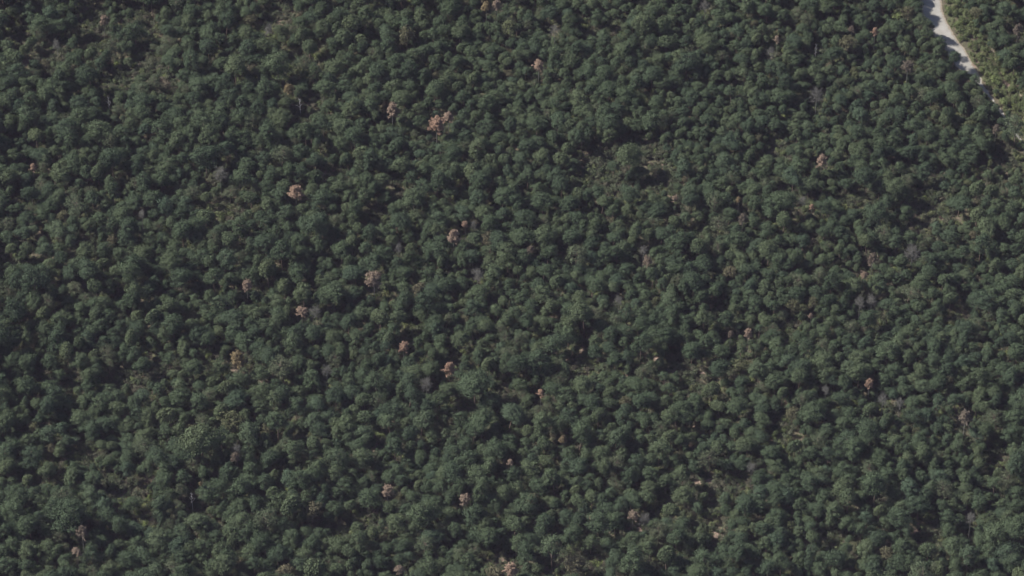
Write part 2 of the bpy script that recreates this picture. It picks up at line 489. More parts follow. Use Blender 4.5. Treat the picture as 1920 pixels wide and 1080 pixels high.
NAMES = dict(pine='pine_tree', thin='thin_pine_tree', broad='broadleaf_tree', olive='olive_broadleaf_tree', dead='dead_pine',
             fading='fading_pine', tan='tan_leaved_tree', bare='bare_tree', snag='dead_snag', lime='yellow_green_shrub', verge='verge_shrub', scrub='scrub_bush')
PROTO = {}
for kind, lst in RAW.items():
    for d in lst:
        cV, cQ, cT = d['crown'][:3]; tV, tQ = d['trunk']
        cm = make_mesh('crown', cV, cQ, list(d['mats']) if len(d['crown']) > 3 else [d['mats'][0]], cT, d['crown'][3] if len(d['crown']) > 3 else None)
        tm = make_mesh('trunk', tV, tQ, [d['mats'][1]])
        PROTO.setdefault(kind, []).append((cm, tm, d['zc']))

GREENS = ('pine', 'thin', 'broad', 'olive')
mass_col = bpy.data.collections.new('forest_source')
MASS = {}
idx = 0
for kind in ('pine', 'thin', 'broad', 'olive', 'fading', 'scrub', 'verge'):
    for d in RAW[kind]:
        cV, cQ, cT = d['crown'][:3]; tV, tQ = d['trunk']
        V, Q = join([(cV, cQ), (tV, tQ)])
        me = make_mesh('src_%03d' % idx, V, Q, list(d['mats']), np.concatenate([cT, np.full(len(tV), 0.5)]),
                       np.concatenate([d['crown'][3] if len(d['crown']) > 3 else np.zeros(len(cQ)), np.ones(len(tQ))]))
        ob = bpy.data.objects.new('src_%03d' % idx, me)
        mass_col.objects.link(ob)
        MASS.setdefault(kind, []).append((idx, d['zc']))
        idx += 1

# ------------------------------------------------------------------ crowns read off the photograph
# per 4x enlarged quarter-strip: x y width (enlarged px); b = broadleaf dome, t = thin grey-green, o = olive
HERO = [
 (0, 0, "200 60 150 480 180 150 880 250 150 1010 230 170 680 400 150b 780 420 120 760 490 120 960 110 110 1250 80 130 1560 350 170 1760 480 200 1430 450 170 480 790 110 900 730 140 590 890 190 750 980 200 1060 850 170 1220 810 120 940 1000 120 230 760 170 80 900 140 400 650 180 1560 130 140 1900 60 130 600 620 130 1180 620 130t 1450 740 140 1660 820 160 110 700 130 840 180 120 470 60 120"),
 (480, 0, "660 290 170 160 470 230 80 640 200 290 610 100 120 730 130 540 800 140 510 660 170 1340 660 180 400 350 150 60 350 160 1120 100 130 830 470 150 920 970 110 100 160 110 820 120 160 1190 420 150 780 930 130 180 880 150 90 1010 170 1660 270 120 1240 930 120 700 430 140 430 520 140 1500 470 130 1750 640 130 1800 980 120 560 150 140"),
 (960, 0, "650 130 150 910 880 110 1040 900 180 320 400 160 640 720 140 480 370 130 1700 240 120 1230 60 140 330 690 140 1080 760 140 1450 900 130 60 110 120 1650 680 130 1300 300 140"),
 (1440, 0, "600 320 140o 490 400 150 120 100 130 1160 150 150 1280 330 130 1395 430 130 800 790 110b 1260 400 120 1560 600 110 1860 960 220t 1640 780 110 1000 840 130 980 220 130 350 540 130 1560 90 110o 560 540 120 1050 660 120 300 720 130t 690 860 150 1480 560 110 1200 240 120"),
 (0, 270, "450 390 140 600 290 110 1080 300 190 1240 480 180 1350 510 140 1545 400 120b 1545 550 190b 1720 720 190b 1690 870 180 1890 610 100 770 450 120 950 350 120 1060 500 160 520 740 120 180 790 130 340 800 150 470 860 110 960 700 150 850 620 150 1110 710 140 1270 810 90 1440 370 150t 640 820 190 90 970 150 880 960 140 1600 980 180 1800 70 150 1320 120 130 1340 240 130 200 560 140 1490 1000 130 1180 960 140 110 90 150 740 560 130"),
 (480, 270, "340 60 150 450 120 160 200 310 130 100 260 130 1340 480 130 1380 560 160 850 670 140 960 690 130 640 800 160 360 430 160 220 520 150 1080 580 150 830 780 150 1600 1000 130 470 1030 130b 200 990 110 370 920 130 1360 260 180 1240 330 160 1450 350 130 1790 970 180 1370 640 120 1650 700 140 1760 110 150b 60 110 150 570 110 120 540 900 110 940 260 130 1880 620 130 1110 970 140 590 570 140t 1220 900 130"),
 (960, 270, "230 100 150 370 120 180b 60 110 150 880 90 190 760 150 120 960 210 130 1290 190 170 870 370 170 670 450 130 250 670 200 440 700 170 330 230 170 1220 580 130b 1120 660 120 920 640 150 810 620 140 480 830 200t 1590 130 150 1780 90 150b 90 850 150 1440 920 150 1720 880 160 100 560 150 230 430 170 420 560 130 650 370 130 1550 610 170t 1000 460 130 1580 290 140 700 860 130"),
 (1440, 270, "740 240 170 960 320 180 900 440 160 1040 510 140 1010 370 150 820 510 200 130 410 190 120 570 190b 1180 210 150 1330 120 120 1570 340 180b 1570 540 190b 870 690 180t 1060 700 150 1360 690 140 1600 740 190 590 300 130 580 570 110 420 470 150 1280 640 130 1000 880 150 840 890 120 80 740 140 190 730 130 1840 700 150 420 660 130 300 920 120 1720 470 140 1060 60 140 1460 800 150"),
 (0, 540, "500 480 180b 600 550 150 790 390 130 1070 580 140 720 200 170b 60 110 110 510 110 140 480 200 130 900 290 140 1090 130 120 1570 370 130 1770 310 160 1650 130 190 810 500 160t 1300 270 180 570 340 120 100 390 170 340 300 150 740 630 130 450 640 130 670 740 160 1660 600 160 1450 600 150 1700 750 170b 1340 820 160 1500 850 160 180 920 120 1040 960 150 1250 960 200b 1270 520 140 1370 650 110b 810 760 110 930 450 120 1130 400 110 1460 490 110 1200 780 120 300 1000 130 120 660 140 500 860 130"),
 (480, 540, "930 220 180b 1110 100 150 420 330 160 240 330 110 310 570 140 1140 720 160 900 680 190 1390 400 150 1530 380 150 1730 390 120 1380 840 180b 1640 690 240 1760 860 170 1050 860 130 300 880 170 160 1000 190 430 1000 150 690 1010 160 690 240 130 1430 90 120 860 100 120 720 780 140 420 690 150 60 120 110 240 180 110 820 470 120 960 460 130 330 500 110 450 510 100 1540 990 150 1690 970 180 1850 610 120b 1380 160 110 1700 100 130 1220 480 130 560 460 120 1250 830 120"),
 (960, 540, "970 400 190 1090 410 130 620 400 120 740 350 140 340 420 200 200 560 200 400 600 110 640 480 130 860 530 150 770 550 130 1570 600 160 1850 620 160 1610 230 160 1440 210 160 1490 770 190b 1350 470 160 530 720 170 650 960 170b 820 990 150 970 850 150 230 1020 180 60 730 150 1380 860 150 750 1040 100b 860 210 160 120 240 140 1520 440 140 1720 440 150 1180 760 130 1000 60 130 420 160 140 1700 880 150"),
 (1440, 540, "750 230 160 1600 90 180 1370 80 150b 1260 140 140 270 440 180 600 490 130 160 550 160 1060 520 130 1490 310 150 880 380 130 1010 700 110 880 710 120 40 140 130 720 410 120 600 610 140 1630 900 150b 1460 560 130 330 690 140 560 830 140 1270 850 150 1760 600 140 500 960 140 1100 960 150 1870 480 150"),
 (0, 810, "230 70 140 510 80 150 230 190 180 360 290 140 540 340 150 700 340 150 940 290 130 1100 270 150 1230 370 160 670 470 160 1000 540 150 1210 540 180 880 690 150 1370 620 120 1470 680 170 1210 800 190 1610 710 120 760 820 120 880 850 120 690 940 160 980 960 150 1160 1040 160 1570 460 170 1450 250 150t 350 740 130 1500 860 160 820 1030 140 50 260 150 100 850 130 1800 560 140 1650 880 150 1260 640 110"),
 (480, 810, "270 130 180 430 90 160b 620 130 120 770 110 150 1040 110 170 480 260 180 590 320 160 870 490 190 990 570 140b 1170 500 150 1160 650 140 600 590 140 760 720 140b 610 850 160 370 920 140 1260 850 180t 1650 610 190 1740 790 160 1710 140 150b 1560 90 150 1900 70 150 720 330 140 90 1010 140 370 740 120 470 760 120 60 370 150 150 330 120 1600 980 170 1300 1020 160 880 330 130t 1450 620 140 470 920 120"),
 (960, 810, "240 90 150b 410 250 140 1040 220 160b 690 160 170 170 210 130 600 490 160b 740 470 150 240 700 190 450 760 170 590 820 150 120 890 170 300 850 240 770 960 150 900 890 150 1190 590 170b 1270 700 150 1280 300 170 1440 930 180 1160 920 190b 1070 700 110 1860 450 160 1850 570 140 420 640 140 200 1040 130 1600 900 150 480 1000 160o 1000 500 130 1400 1030 140 600 300 130"),
 (1440, 810, "600 500 190b 200 110 150b 450 170 150 560 290 150 1130 540 180 1000 650 180 1350 330 110 1360 650 170 1800 890 200 1200 890 170b 600 680 150 100 960 170 320 900 170 500 940 160 1000 980 150 1500 920 170 1850 140 150 760 270 160t 370 60 150t 950 70 170 1380 560 120 1580 530 150 840 800 150 700 720 140 1700 380 150 60 260 140"),
]
# special trees: photo px, py, width, height, kind, label
SPECIAL = [
 (736, 205, 27, 'dead', 'tall pinkish dead pine, leftmost of the rust-coloured group in the upper centre'),
 (819, 236, 32, 'dead', 'broad pink-brown dead pine touching a smaller dead one at its upper right'),
 (841, 219, 21, 'dead', 'smaller red-brown dead pine at the upper right of a broad dead one'),
 (555, 360, 29, 'dead', 'rust-pink dead pine standing alone, right of the left third, a third down'),
 (851, 443, 26, 'dead', 'pale pink dead pine left of centre with a tiny orange dead top above right'),
 (872, 421, 11, 'dead', 'tiny orange dead top just above right of the pale pink dead pine'),
 (701, 526, 28, 'dead', 'pinkish brown dead pine with layered boughs, left of centre at mid height'),
 (463, 535, 19, 'dead', 'bright orange-brown dead pine left of centre at mid height, half hidden'),
 (566, 586, 19, 'dead', 'orange dead pine touching the left side of a grey leafless tree'),
 (757, 652, 19, 'dead', 'small bright orange dead pine below left of the photo centre'),
 (843, 690, 23, 'dead', 'pale conical dead pine with tiered boughs, just below left of centre'),
 (727, 920, 19, 'dead', 'small pink dead pine near the lower edge, left of a similar dead one'),
 (872, 938, 19, 'dead', 'small pink dead pine near the lower edge, right of a similar dead one'),
 (749, 1068, 18, 'dead', 'pink dead pine cut by the bottom edge of the photo, left of centre'),
 (958, 1070, 24, 'dead', 'tan-pink dead pine cut by the bottom edge at the middle'),
 (1187, 968, 17, 'dead', 'small reddish dead pine left of a grey leafless tree, lower right'),
 (1403, 625, 15, 'dead', 'small pale pink dead pine right of centre, beside a very dark gap'),
 (1541, 301, 24, 'dead', 'wide flat pink dead pine in the upper right, left of the road end'),
 (1630, 719, 15, 'dead', 'small pink dead pine in the right part, two thirds down'),
 (1520, 592, 10, 'dead', 'tiny orange dead top at right of centre, just below mid height'),
 (154, 997, 27, 'fading', 'brown fading pine in the bottom left corner region'),
 (144, 1035, 14, 'dead', 'narrow pink dead pine just below the brown fading one, bottom left'),
 (441, 858, 18, 'fading', 'pale brown fading tree with grey twigs above, lower left'),
 (62, 313, 14, 'dead', 'small pink dead pine close to the left edge, upper part'),
 (1641, 58, 14, 'dead', 'narrow reddish dead pine near the top, left of the gravel road'),
 (1597, 54, 16, 'fading', 'brownish fading tree near the top, left of the narrow reddish dead pine'),
 (1457, 73, 13, 'dead', 'small orange-pink dead pine near the top, right of centre'),
 (1266, 373, 12, 'dead', 'small orange dead top below the large olive clearing'),
 (1010, 122, 23, 'dead', 'pink-brown dead pine near the top, just right of the middle'),
 (912, 12, 24, 'tan', 'yellow-tan tree at the top edge, left half of a two-tone pair'),
 (931, 10, 22, 'dead', 'pinkish dead pine at the top edge touching a yellow-tan tree'),
 (194, 38, 17, 'dead', 'small red-brown dead pine near the top left corner, by a dark hollow'),
 (1014, 736, 14, 'dead', 'small dark orange dead top below the photo centre'),
 (1056, 824, 17, 'tan', 'narrow pale tan dead tree, lower right of centre'),
 (446, 674, 36, 'tan', 'wide olive-tan tree with thin leaves, left part, below mid height'),
 (1636, 486, 23, 'fading', 'mauve-pink fading tree left of a large grey leafless tree'),
 (1620, 516, 13, 'dead', 'small pink dead top below the mauve-pink fading tree'),
 (957, 866, 12, 'dead', 'tiny orange dead top below centre, four fifths down'),
 (1522, 387, 10, 'dead', 'tiny orange dead top in the right half, left of a dark hollow'),
 (376, 907, 9, 'tan', 'tiny yellowish dead top in the lower left'),
 (1214, 491, 22, 'fading', 'pinkish fading tree just below a grey leafless tree, right of centre'),
 (995, 467, 16, 'fading', 'brownish fading tree just above right of the photo centre'),
 (1810, 782, 32, 'fading', 'wide reddish twiggy tree in the right part, three quarters down'),
 (1868, 242, 17, 'fading', 'dark reddish tree below the lower end of the gravel road'),
 (1702, 125, 26, 'fading', 'dark mauve tree left of the middle of the gravel road'),
 (1909, 55, 26, 'fading', 'dark mauve tree at the right edge, right of the gravel road'),
 (1393, 410, 20, 'fading', 'reddish brown tree with yellow specks, right of centre'),
 (1370, 626, 12, 'fading', 'small brown tree just left of a small pale dead pine'),
 (590, 587, 25, 'bare', 'grey leafless tree touching the right side of an orange dead pine'),
 (1710, 476, 32, 'bare', 'large pale grey leafless tree in the right part, mid height'),
 (896, 516, 26, 'bare', 'grey leafless tree just left of the photo centre'),
 (1206, 471, 19, 'bare', 'small grey leafless tree above a pinkish fading tree, right of centre'),
 (1040, 57, 21, 'bare', 'pale grey leafless tree near the top, right of the middle'),
 (504, 57, 22, 'bare', 'grey leafless tree near the top in the left part'),
 (1322, 13, 22, 'bare', 'greyish leafless tree at the top edge, right of centre'),
 (1445, 100, 21, 'bare', 'grey leafless tree near the top below a small orange dead pine'),
 (1531, 180, 30, 'bare', 'wide mauve-grey leafless tree in the upper right'),
 (1612, 568, 24, 'bare', 'mauve-grey leafless tree, left of two joined ones in the right part'),
 (1634, 564, 22, 'bare', 'mauve-grey leafless tree, right of two joined ones in the right part'),
 (613, 696, 22, 'bare', 'slim grey leafless tree in the left part, below mid height'),
 (1209, 974, 22, 'bare', 'grey leafless tree right of a small reddish dead pine, bottom right'),
 (1820, 972, 21, 'bare', 'pale grey leafless tree near the lower right corner'),
 (413, 328, 30, 'bare', 'wide grey leafless tree in the left part, a third down'),
 (266, 402, 17, 'bare', 'small grey leafless tree in the left part, below the wide grey one'),
 (1655, 750, 22, 'bare', 'bluish grey leafless tree below the small pink dead pine, right part'),
 (1687, 758, 20, 'bare', 'dark grey leafless tree right of a bluish grey one, right part'),
 (1409, 877, 20, 'bare', 'grey leafless tree in the lower right, left of a dark hollow'),
 (444, 842, 18, 'bare', 'grey leafless tree above a pale brown fading tree, lower left'),
 (747, 466, 18, 'bare', 'small grey leafless tree left of the pale pink dead pine'),
 (888, 423, 16, 'bare', 'small grey leafless tree right of the tiny orange dead top'),
 (106, 86, 20, 'bare', 'grey-pink leafless tree near the top left corner'),
 (800, 722, 24, 'bare', 'grey twiggy leafless tree below left of the pale conical dead pine'),
 (1548, 732, 16, 'bare', 'small lilac leafless tree, right of centre, two thirds down'),
 (1160, 565, 20, 'bare', 'lilac leafless tree right of the photo centre, just below mid height'),
 (1505, 378, 18, 'bare', 'small mauve leafless tree left of a tiny orange dead top'),
 (360, 934, 11, 'snag', 'bleached white snag in the lower left part'),
 (204, 191, 9, 'snag', 'tiny white broken top poking from a crown, upper left'),
 (562, 194, 11, 'snag', 'bleached white leaning snag in the upper left part'),
 (1530, 92, 8, 'snag', 'small white snag near the top, left of the gravel road'),
 (1485, 775, 27, 'olive', 'yellow-green bushy tree beside the darkest hollow, right of centre'),
 (1704, 24, 30, 'olive', 'brownish olive tree near the top edge, left of the gravel road'),
 (1682, 27, 16, 'lime', 'yellow-green shrub left of the brownish olive tree by the road'),
 (1780, 18, 15, 'lime', 'yellow-green shrub at the top edge right of the gravel road'),
 (1796, 44, 14, 'lime', 'small yellow-green shrub right of the wide part of the gravel road'),
 (1864, 150, 18, 'lime', 'yellow-green shrub right of the narrow end of the gravel road'),
 (1885, 190, 19, 'lime', 'brightest yellow-green shrub, right of the road where it disappears'),
 (1856, 138, 11, 'lime', 'smallest yellow-green shrub, up left of another by the road end'),
 (541, 166, 22, 'tan', 'pale yellowish thin tree near the leaning white snag'),
 (1385, 374, 12, 'tan', 'small yellowish tree in the right half, two fifths down'),
 (715, 815, 17, 'lime', 'small yellow-green tree left of centre, three quarters down'),
]
# dark gaps (no trees, no scrub): x y rx ry
GAPS = [(170, 22, 20, 18), (175, 70, 18, 14), (215, 145, 22, 22), (535, 122, 16, 18), (1112, 322, 24, 16), (1228, 330, 22, 13), (1738, 392, 26, 12),
        (1718, 425, 24, 11), (1597, 365, 20, 13), (1484, 395, 14, 16), (1466, 808, 20, 20), (1088, 690, 22, 16), (1196, 668, 14, 10), (880, 757, 26, 14),
        (1070, 1040, 40, 12), (1738, 998, 26, 20), (1866, 852, 11, 18), (272, 958, 20, 20), (1800, 580, 14, 12), (1300, 725, 16, 10),
        (380, 915, 0, 0), (660, 985, 26, 9), (400, 680, 16, 9), (130, 712, 16, 9), (290, 697, 18, 11), (930, 1043, 20, 9), (700, 560, 10, 8),
        (155, 850, 18, 14), (90, 885, 18, 14), (250, 905, 20, 10), (1640, 600, 16, 8), (710, 455, 0, 0), (740, 460, 0, 0), (1245, 950, 20, 10), (1340, 975, 16, 12),
        (1440, 160, 0, 0), (1108, 50, 10, 9), (1152, 52, 8, 6), (600, 100, 14, 8), (590, 185, 16, 10), (860, 655, 14, 8), (715, 470, 0, 0), (620, 315, 14, 8),
        (420, 400, 18, 12), (60, 480, 16, 10), (740, 350, 12, 8), (715, 405, 14, 7), (30, 60, 14, 12), (990, 640, 0, 0), (1455, 275, 12, 10),
        (770, 620, 14, 8), (1110, 665, 14, 16), (1345, 588, 14, 9), (1290, 975, 12, 8), (1560, 1012, 12, 9), (1480, 610, 10, 8), (1380, 915, 14, 8)]
# clearings with olive-brown scrub instead of trees: x y rx ry
CLEAR = [(258, 55, 30, 22), (275, 122, 24, 18), (305, 150, 24, 20), (245, 25, 22, 12), (1122, 292, 26, 14), (1136, 340, 26, 22), (1225, 290, 16, 22), (1190, 268, 26, 12),
         (1250, 330, 22, 14), (1738, 362, 26, 14), (1612, 382, 26, 8), (1760, 415, 16, 9), (1320, 698, 50, 9), (1262, 668, 14, 10), (235, 708, 34, 9),
         (80, 700, 18, 9), (1322, 906, 30, 11), (1370, 908, 36, 9), (1100, 1060, 46, 14), (1895, 290, 16, 20), (700, 955, 26, 12), (820, 930, 0, 0), (165, 455, 22, 8),
         (1470, 360, 16, 7), (1560, 470, 0, 0), (330, 685, 10, 6), (1345, 1003, 16, 8), (640, 60, 0, 0), (560, 215, 20, 10), (210, 500, 0, 0),
         (85, 790, 14, 5), (345, 700, 0, 0), (900, 735, 14, 12), (945, 735, 16, 10), (190, 120, 0, 0), (1750, 330, 14, 7), (1640, 790, 0, 0), (1540, 445, 18, 8),
         (205, 900, 16, 9), (1165, 1000, 0, 0), (370, 935, 10, 18), (110, 95, 14, 12), (75, 95, 12, 12), (1700, 300, 12, 6), (535, 20, 18, 16)]
# stands of thinner, greyer growth
PATCH = [(255, 90, 90, 80), (70, 95, 60, 60), (545, 30, 60, 30), (560, 205, 55, 35), (430, 345, 70, 45), (230, 705, 150, 28), (1180, 300, 90, 60), (1325, 690, 115, 32),
         (1740, 380, 95, 50), (1340, 908, 90, 22), (1100, 1055, 80, 25), (700, 950, 50, 25), (915, 740, 60, 28), (20, 430, 50, 110), (1880, 320, 50, 60), (330, 640, 60, 20),
         (200, 915, 60, 25), (370, 945, 30, 40), (1300, 395, 90, 25), (480, 20, 60, 30), (1620, 480, 60, 20), (100, 440, 90, 40)]
# crowns must not stand between the camera and the open road
ROADVIEW = [(1758, 12, 17, 22), (1770, 45, 14, 16), (1790, 78, 13, 14), (1812, 108, 10, 14), (1830, 137, 6, 10), (1845, 158, 4, 6), (1858, 175, 3, 6), (1870, 190, 4, 6), (1882, 208, 3, 5)]
SOIL = [(1306, 903, 11, 5), (1333, 903, 12, 6), (1345, 1003, 9, 6), (88, 793, 12, 4), (1050, 476, 8, 4), (1230, 672, 7, 6), (1175, 644, 10, 3), (1330, 700, 16, 4), (700, 960, 12, 5)]
VERGE = [(1788, 12), (1800, 45), (1815, 75), (1835, 100), (1850, 125), (1868, 150), (1885, 172), (1900, 196), (1916, 225), (1935, 255), (1955, 300)]

def parse(s):
    out, t = [], s.split()
    for k in range(0, len(t), 3):
        w = t[k + 2]; kind = {'b': 'broad', 't': 'thin', 'o': 'olive'}.get(w[-1], 'pine')
        out.append((float(t[k]), float(t[k + 1]), float(w.rstrip('bto')), kind))
    return out

rng = np.random.default_rng(5)
W0 = 2 * 3.95 * PX_PER_M            # photo width in px of a scale 1 crown
placed = []                          # x, y, radius(m), scale, zc  of everything with a crown

def spot(px, py, s, zc, zf=1.0):
    return at(px, py, zc * s * zf)

def place(kind, px, py, wpx, name, label, cat, group):
    lst = PROTO[kind]
    k = int(rng.integers(len(lst)))
    cm, tm, zc = lst[k]
    w0 = {'lime': 2.3 * PX_PER_M, 'snag': 3.4 * PX_PER_M}.get(kind, 2 * 2.95 * PX_PER_M if kind in ('dead', 'fading', 'tan', 'bare', 'olive') else W0)
    s = wpx / w0 * (1.16 if kind == 'dead' else 1)
    sx = s
    if kind == 'snag': sz = 1.0
    elif kind == 'lime': sz = min(s, 1.6)
    else: sz = s * rng.uniform(0.92, 1.12)
    up = 0.0                                # a narrow dead crown still stands at canopy height on a longer stem
    if kind in ('dead', 'fading', 'tan', 'bare'):
        up = max(0.0, 9.3 - zc * sz)
    x, y = at(px, py, zc * sz + up)
    e = bpy.data.objects.new(name, None)
    e.empty_display_size = 0.5
    link(e); e.location = (x, y, gz(x, y) - 0.05); e.rotation_euler = (0, 0, rng.uniform(0, 6.283)); e.scale = (sx * (an := rng.uniform(0.86, 1.17)), sx / an, sz)
    tag(e, label, cat, group)
    c = link(bpy.data.objects.new('crown', cm), e); c.location.z = up / sz
    t = link(bpy.data.objects.new('trunk', tm), e); t.scale.z = 1 + up / (zc * sz)
    placed.append((x, y, wpx / 2 / PX_PER_M, sz, zc * sz + up, px, py, kind))
    return e

# landmarks and special trees first
CAT = dict(dead='dead pine', fading='fading tree', tan='tan tree', bare='bare tree', snag='dead snag', lime='shrub', olive='tree')
GRP = dict(dead='rust-coloured dead pines scattered in the forest', fading='brownish fading trees in the forest', tan='yellow-tan trees in the forest',
           bare='grey leafless trees in the forest', snag='bleached white snags', lime='yellow-green shrubs and bushy trees', olive='olive broadleaf trees in the forest')
for px, py, w, kind, label in SPECIAL:
    place(kind, px, py, w, NAMES[kind], label, CAT[kind], GRP[kind])
n_special = len(placed)
LM = {'dead': 'dead pine', 'fading': 'brownish fading tree', 'bare': 'grey leafless tree', 'tan': 'tan tree', 'snag': 'white snag', 'lime': 'yellow-green shrub', 'olive': 'brownish olive tree'}
TXT = dict(pine=('dark green', 'pine'), thin=('thin grey-green', 'pine'), broad=('dense round-topped', 'broadleaf tree'), olive=('olive', 'broadleaf tree'))
used = set()
heroes = []
for ox, oy, txt in HERO:
    for zx, zy, zw, kind in parse(txt):
        px, py, w = ox + zx / 4, oy + zy / 4, zw / 4 * 0.95
        if any(math.hypot(px - q[5], py - q[6]) < 0.36 * (w + 2 * q[2] * PX_PER_M) for q in placed[:n_special] if q[7] not in ('snag',)):
            continue
        heroes.append((px, py, w, kind))
# the largest 290 pines stay individual things, the smaller ones join the canopy
wmin = sorted((h[2] for h in heroes if h[3] in ('pine', 'thin')), reverse=True)[290]
small = [h for h in heroes if h[3] in ('pine', 'thin') and h[2] <= wmin]
heroes = [h for h in heroes if h not in small]
print('hero cut-off', wmin, len(heroes), len(small))
if True:
    for px, py, w, kind in heroes:
        size = 'small' if w < 29 else 'medium' if w < 36 else 'broad' if w < 43 else 'very broad'
        near = [(math.hypot(px - q[5], py - q[6]), q) for q in placed[:n_special]]
        d, q = min(near, key=lambda t: t[0])
        pc = '%d%% across, %d%% down the photo' % (round(px / 19.2), round(py / 10.8))
        if d < 52:
            dx, dy = px - q[5], py - q[6]
            side = ('right of' if dx > 0 else 'left of') if abs(dx) > abs(dy) else ('below' if dy > 0 else 'above')
            label = '%s %s %s %s the %s, %s' % (size, *TXT[kind], side, LM[q[7]], pc.replace(' the photo', ''))
        else:
            label = '%s %s %s, %s' % (size, *TXT[kind], pc)
        if label in used: continue
        used.add(label)
        place(kind, px, py, w, NAMES[kind], label, 'pine' if kind in ('pine', 'thin') else 'broadleaf tree',
              {'pine': 'dark green pines of the forest', 'thin': 'thin grey-green pines of the forest', 'broad': 'round-topped broadleaf trees of the forest', 'olive': 'olive broadleaf trees in the forest'}[kind])
n_hero = len(placed)

# ------------------------------------------------------------------ the remaining trees of the wood
def in_ell(px, py, E, grow=0.0):
    if E is GAPS: grow = grow + 7
    m = np.zeros(np.shape(px), bool)
    for x, y, rx, ry in E:
        if rx > 0: m |= ((px - x) / (rx + grow)) ** 2 + ((py - y) / (ry + grow)) ** 2 < 1
    return m
RMID = (RL + RR) / 2; RHW = np.linalg.norm(RR - RL, axis=1) / 2
def road_dist(x, y):
    """signed clear distance from the road rim (vectorised)"""
    d = np.full(np.shape(x), 1e9)
    for p, h in zip(RMID, RHW):
        d = np.minimum(d, np.hypot(x - p[0], y - p[1]) - h)
    return d
VG = np.array([at(*p) for p in VERGE]); VG = catmull(VG, 6)
def verge_dist(x, y):
    d = np.full(np.shape(x), 1e9)
    for p in VG: d = np.minimum(d, np.hypot(x - p[0], y - p[1]))
    return d

XMIN, XMAX, YMIN, YMAX = -215, 215, -175, 200
grid = {}
CELL = 5.0
def gadd(x, y, r, z):
    grid.setdefault((int(x // CELL), int(y // CELL)), []).append((x, y, r, z))
def gfree(x, y, r, k):
    cx, cy = int(x // CELL), int(y // CELL)
    for a in range(cx - 2, cx + 3):
        for b in range(cy - 2, cy + 3):
            for (qx, qy, qr, qz) in grid.get((a, b), ()):
                if (qx - x) ** 2 + (qy - y) ** 2 < (k * (qr + r)) ** 2: return False
    return True
pgrid = {}
def padd(px, py, r, k):
    pgrid.setdefault((int(px // 50), int(py // 50)), []).append((px, py, r, k))
def pfree(px, py, r):
    cx, cy = int(px // 50), int(py // 50)
    for a in (cx - 1, cx, cx + 1):
        for b in (cy - 1, cy, cy + 1):
            for (qx, qy, qr, k) in pgrid.get((a, b), ()):
                if (qx - px) ** 2 + (qy - py) ** 2 < (k * (qr + r)) ** 2: return False
    return True
for q in placed:
    gadd(q[0], q[1], min(q[2], 2.8), q[4])
    sp = q[7] in ('dead', 'fading', 'bare', 'tan', 'lime', 'snag')
    padd(q[5], q[6], max(q[2] * PX_PER_M, 9 if sp else 0), 0.92 if sp else 0.55)

def size_field(px, py):
    """crown widths: broad to the left and bottom, fine in the upper middle and right"""
    f = 31.5 - 7.2 * np.clip((px - 500) / 700, 0, 1) * np.clip(1.25 - py / 900, 0.25, 1) 
    f += 2.0 * np.sin(px * 0.011 + 1) * np.sin(py * 0.013)
    return f

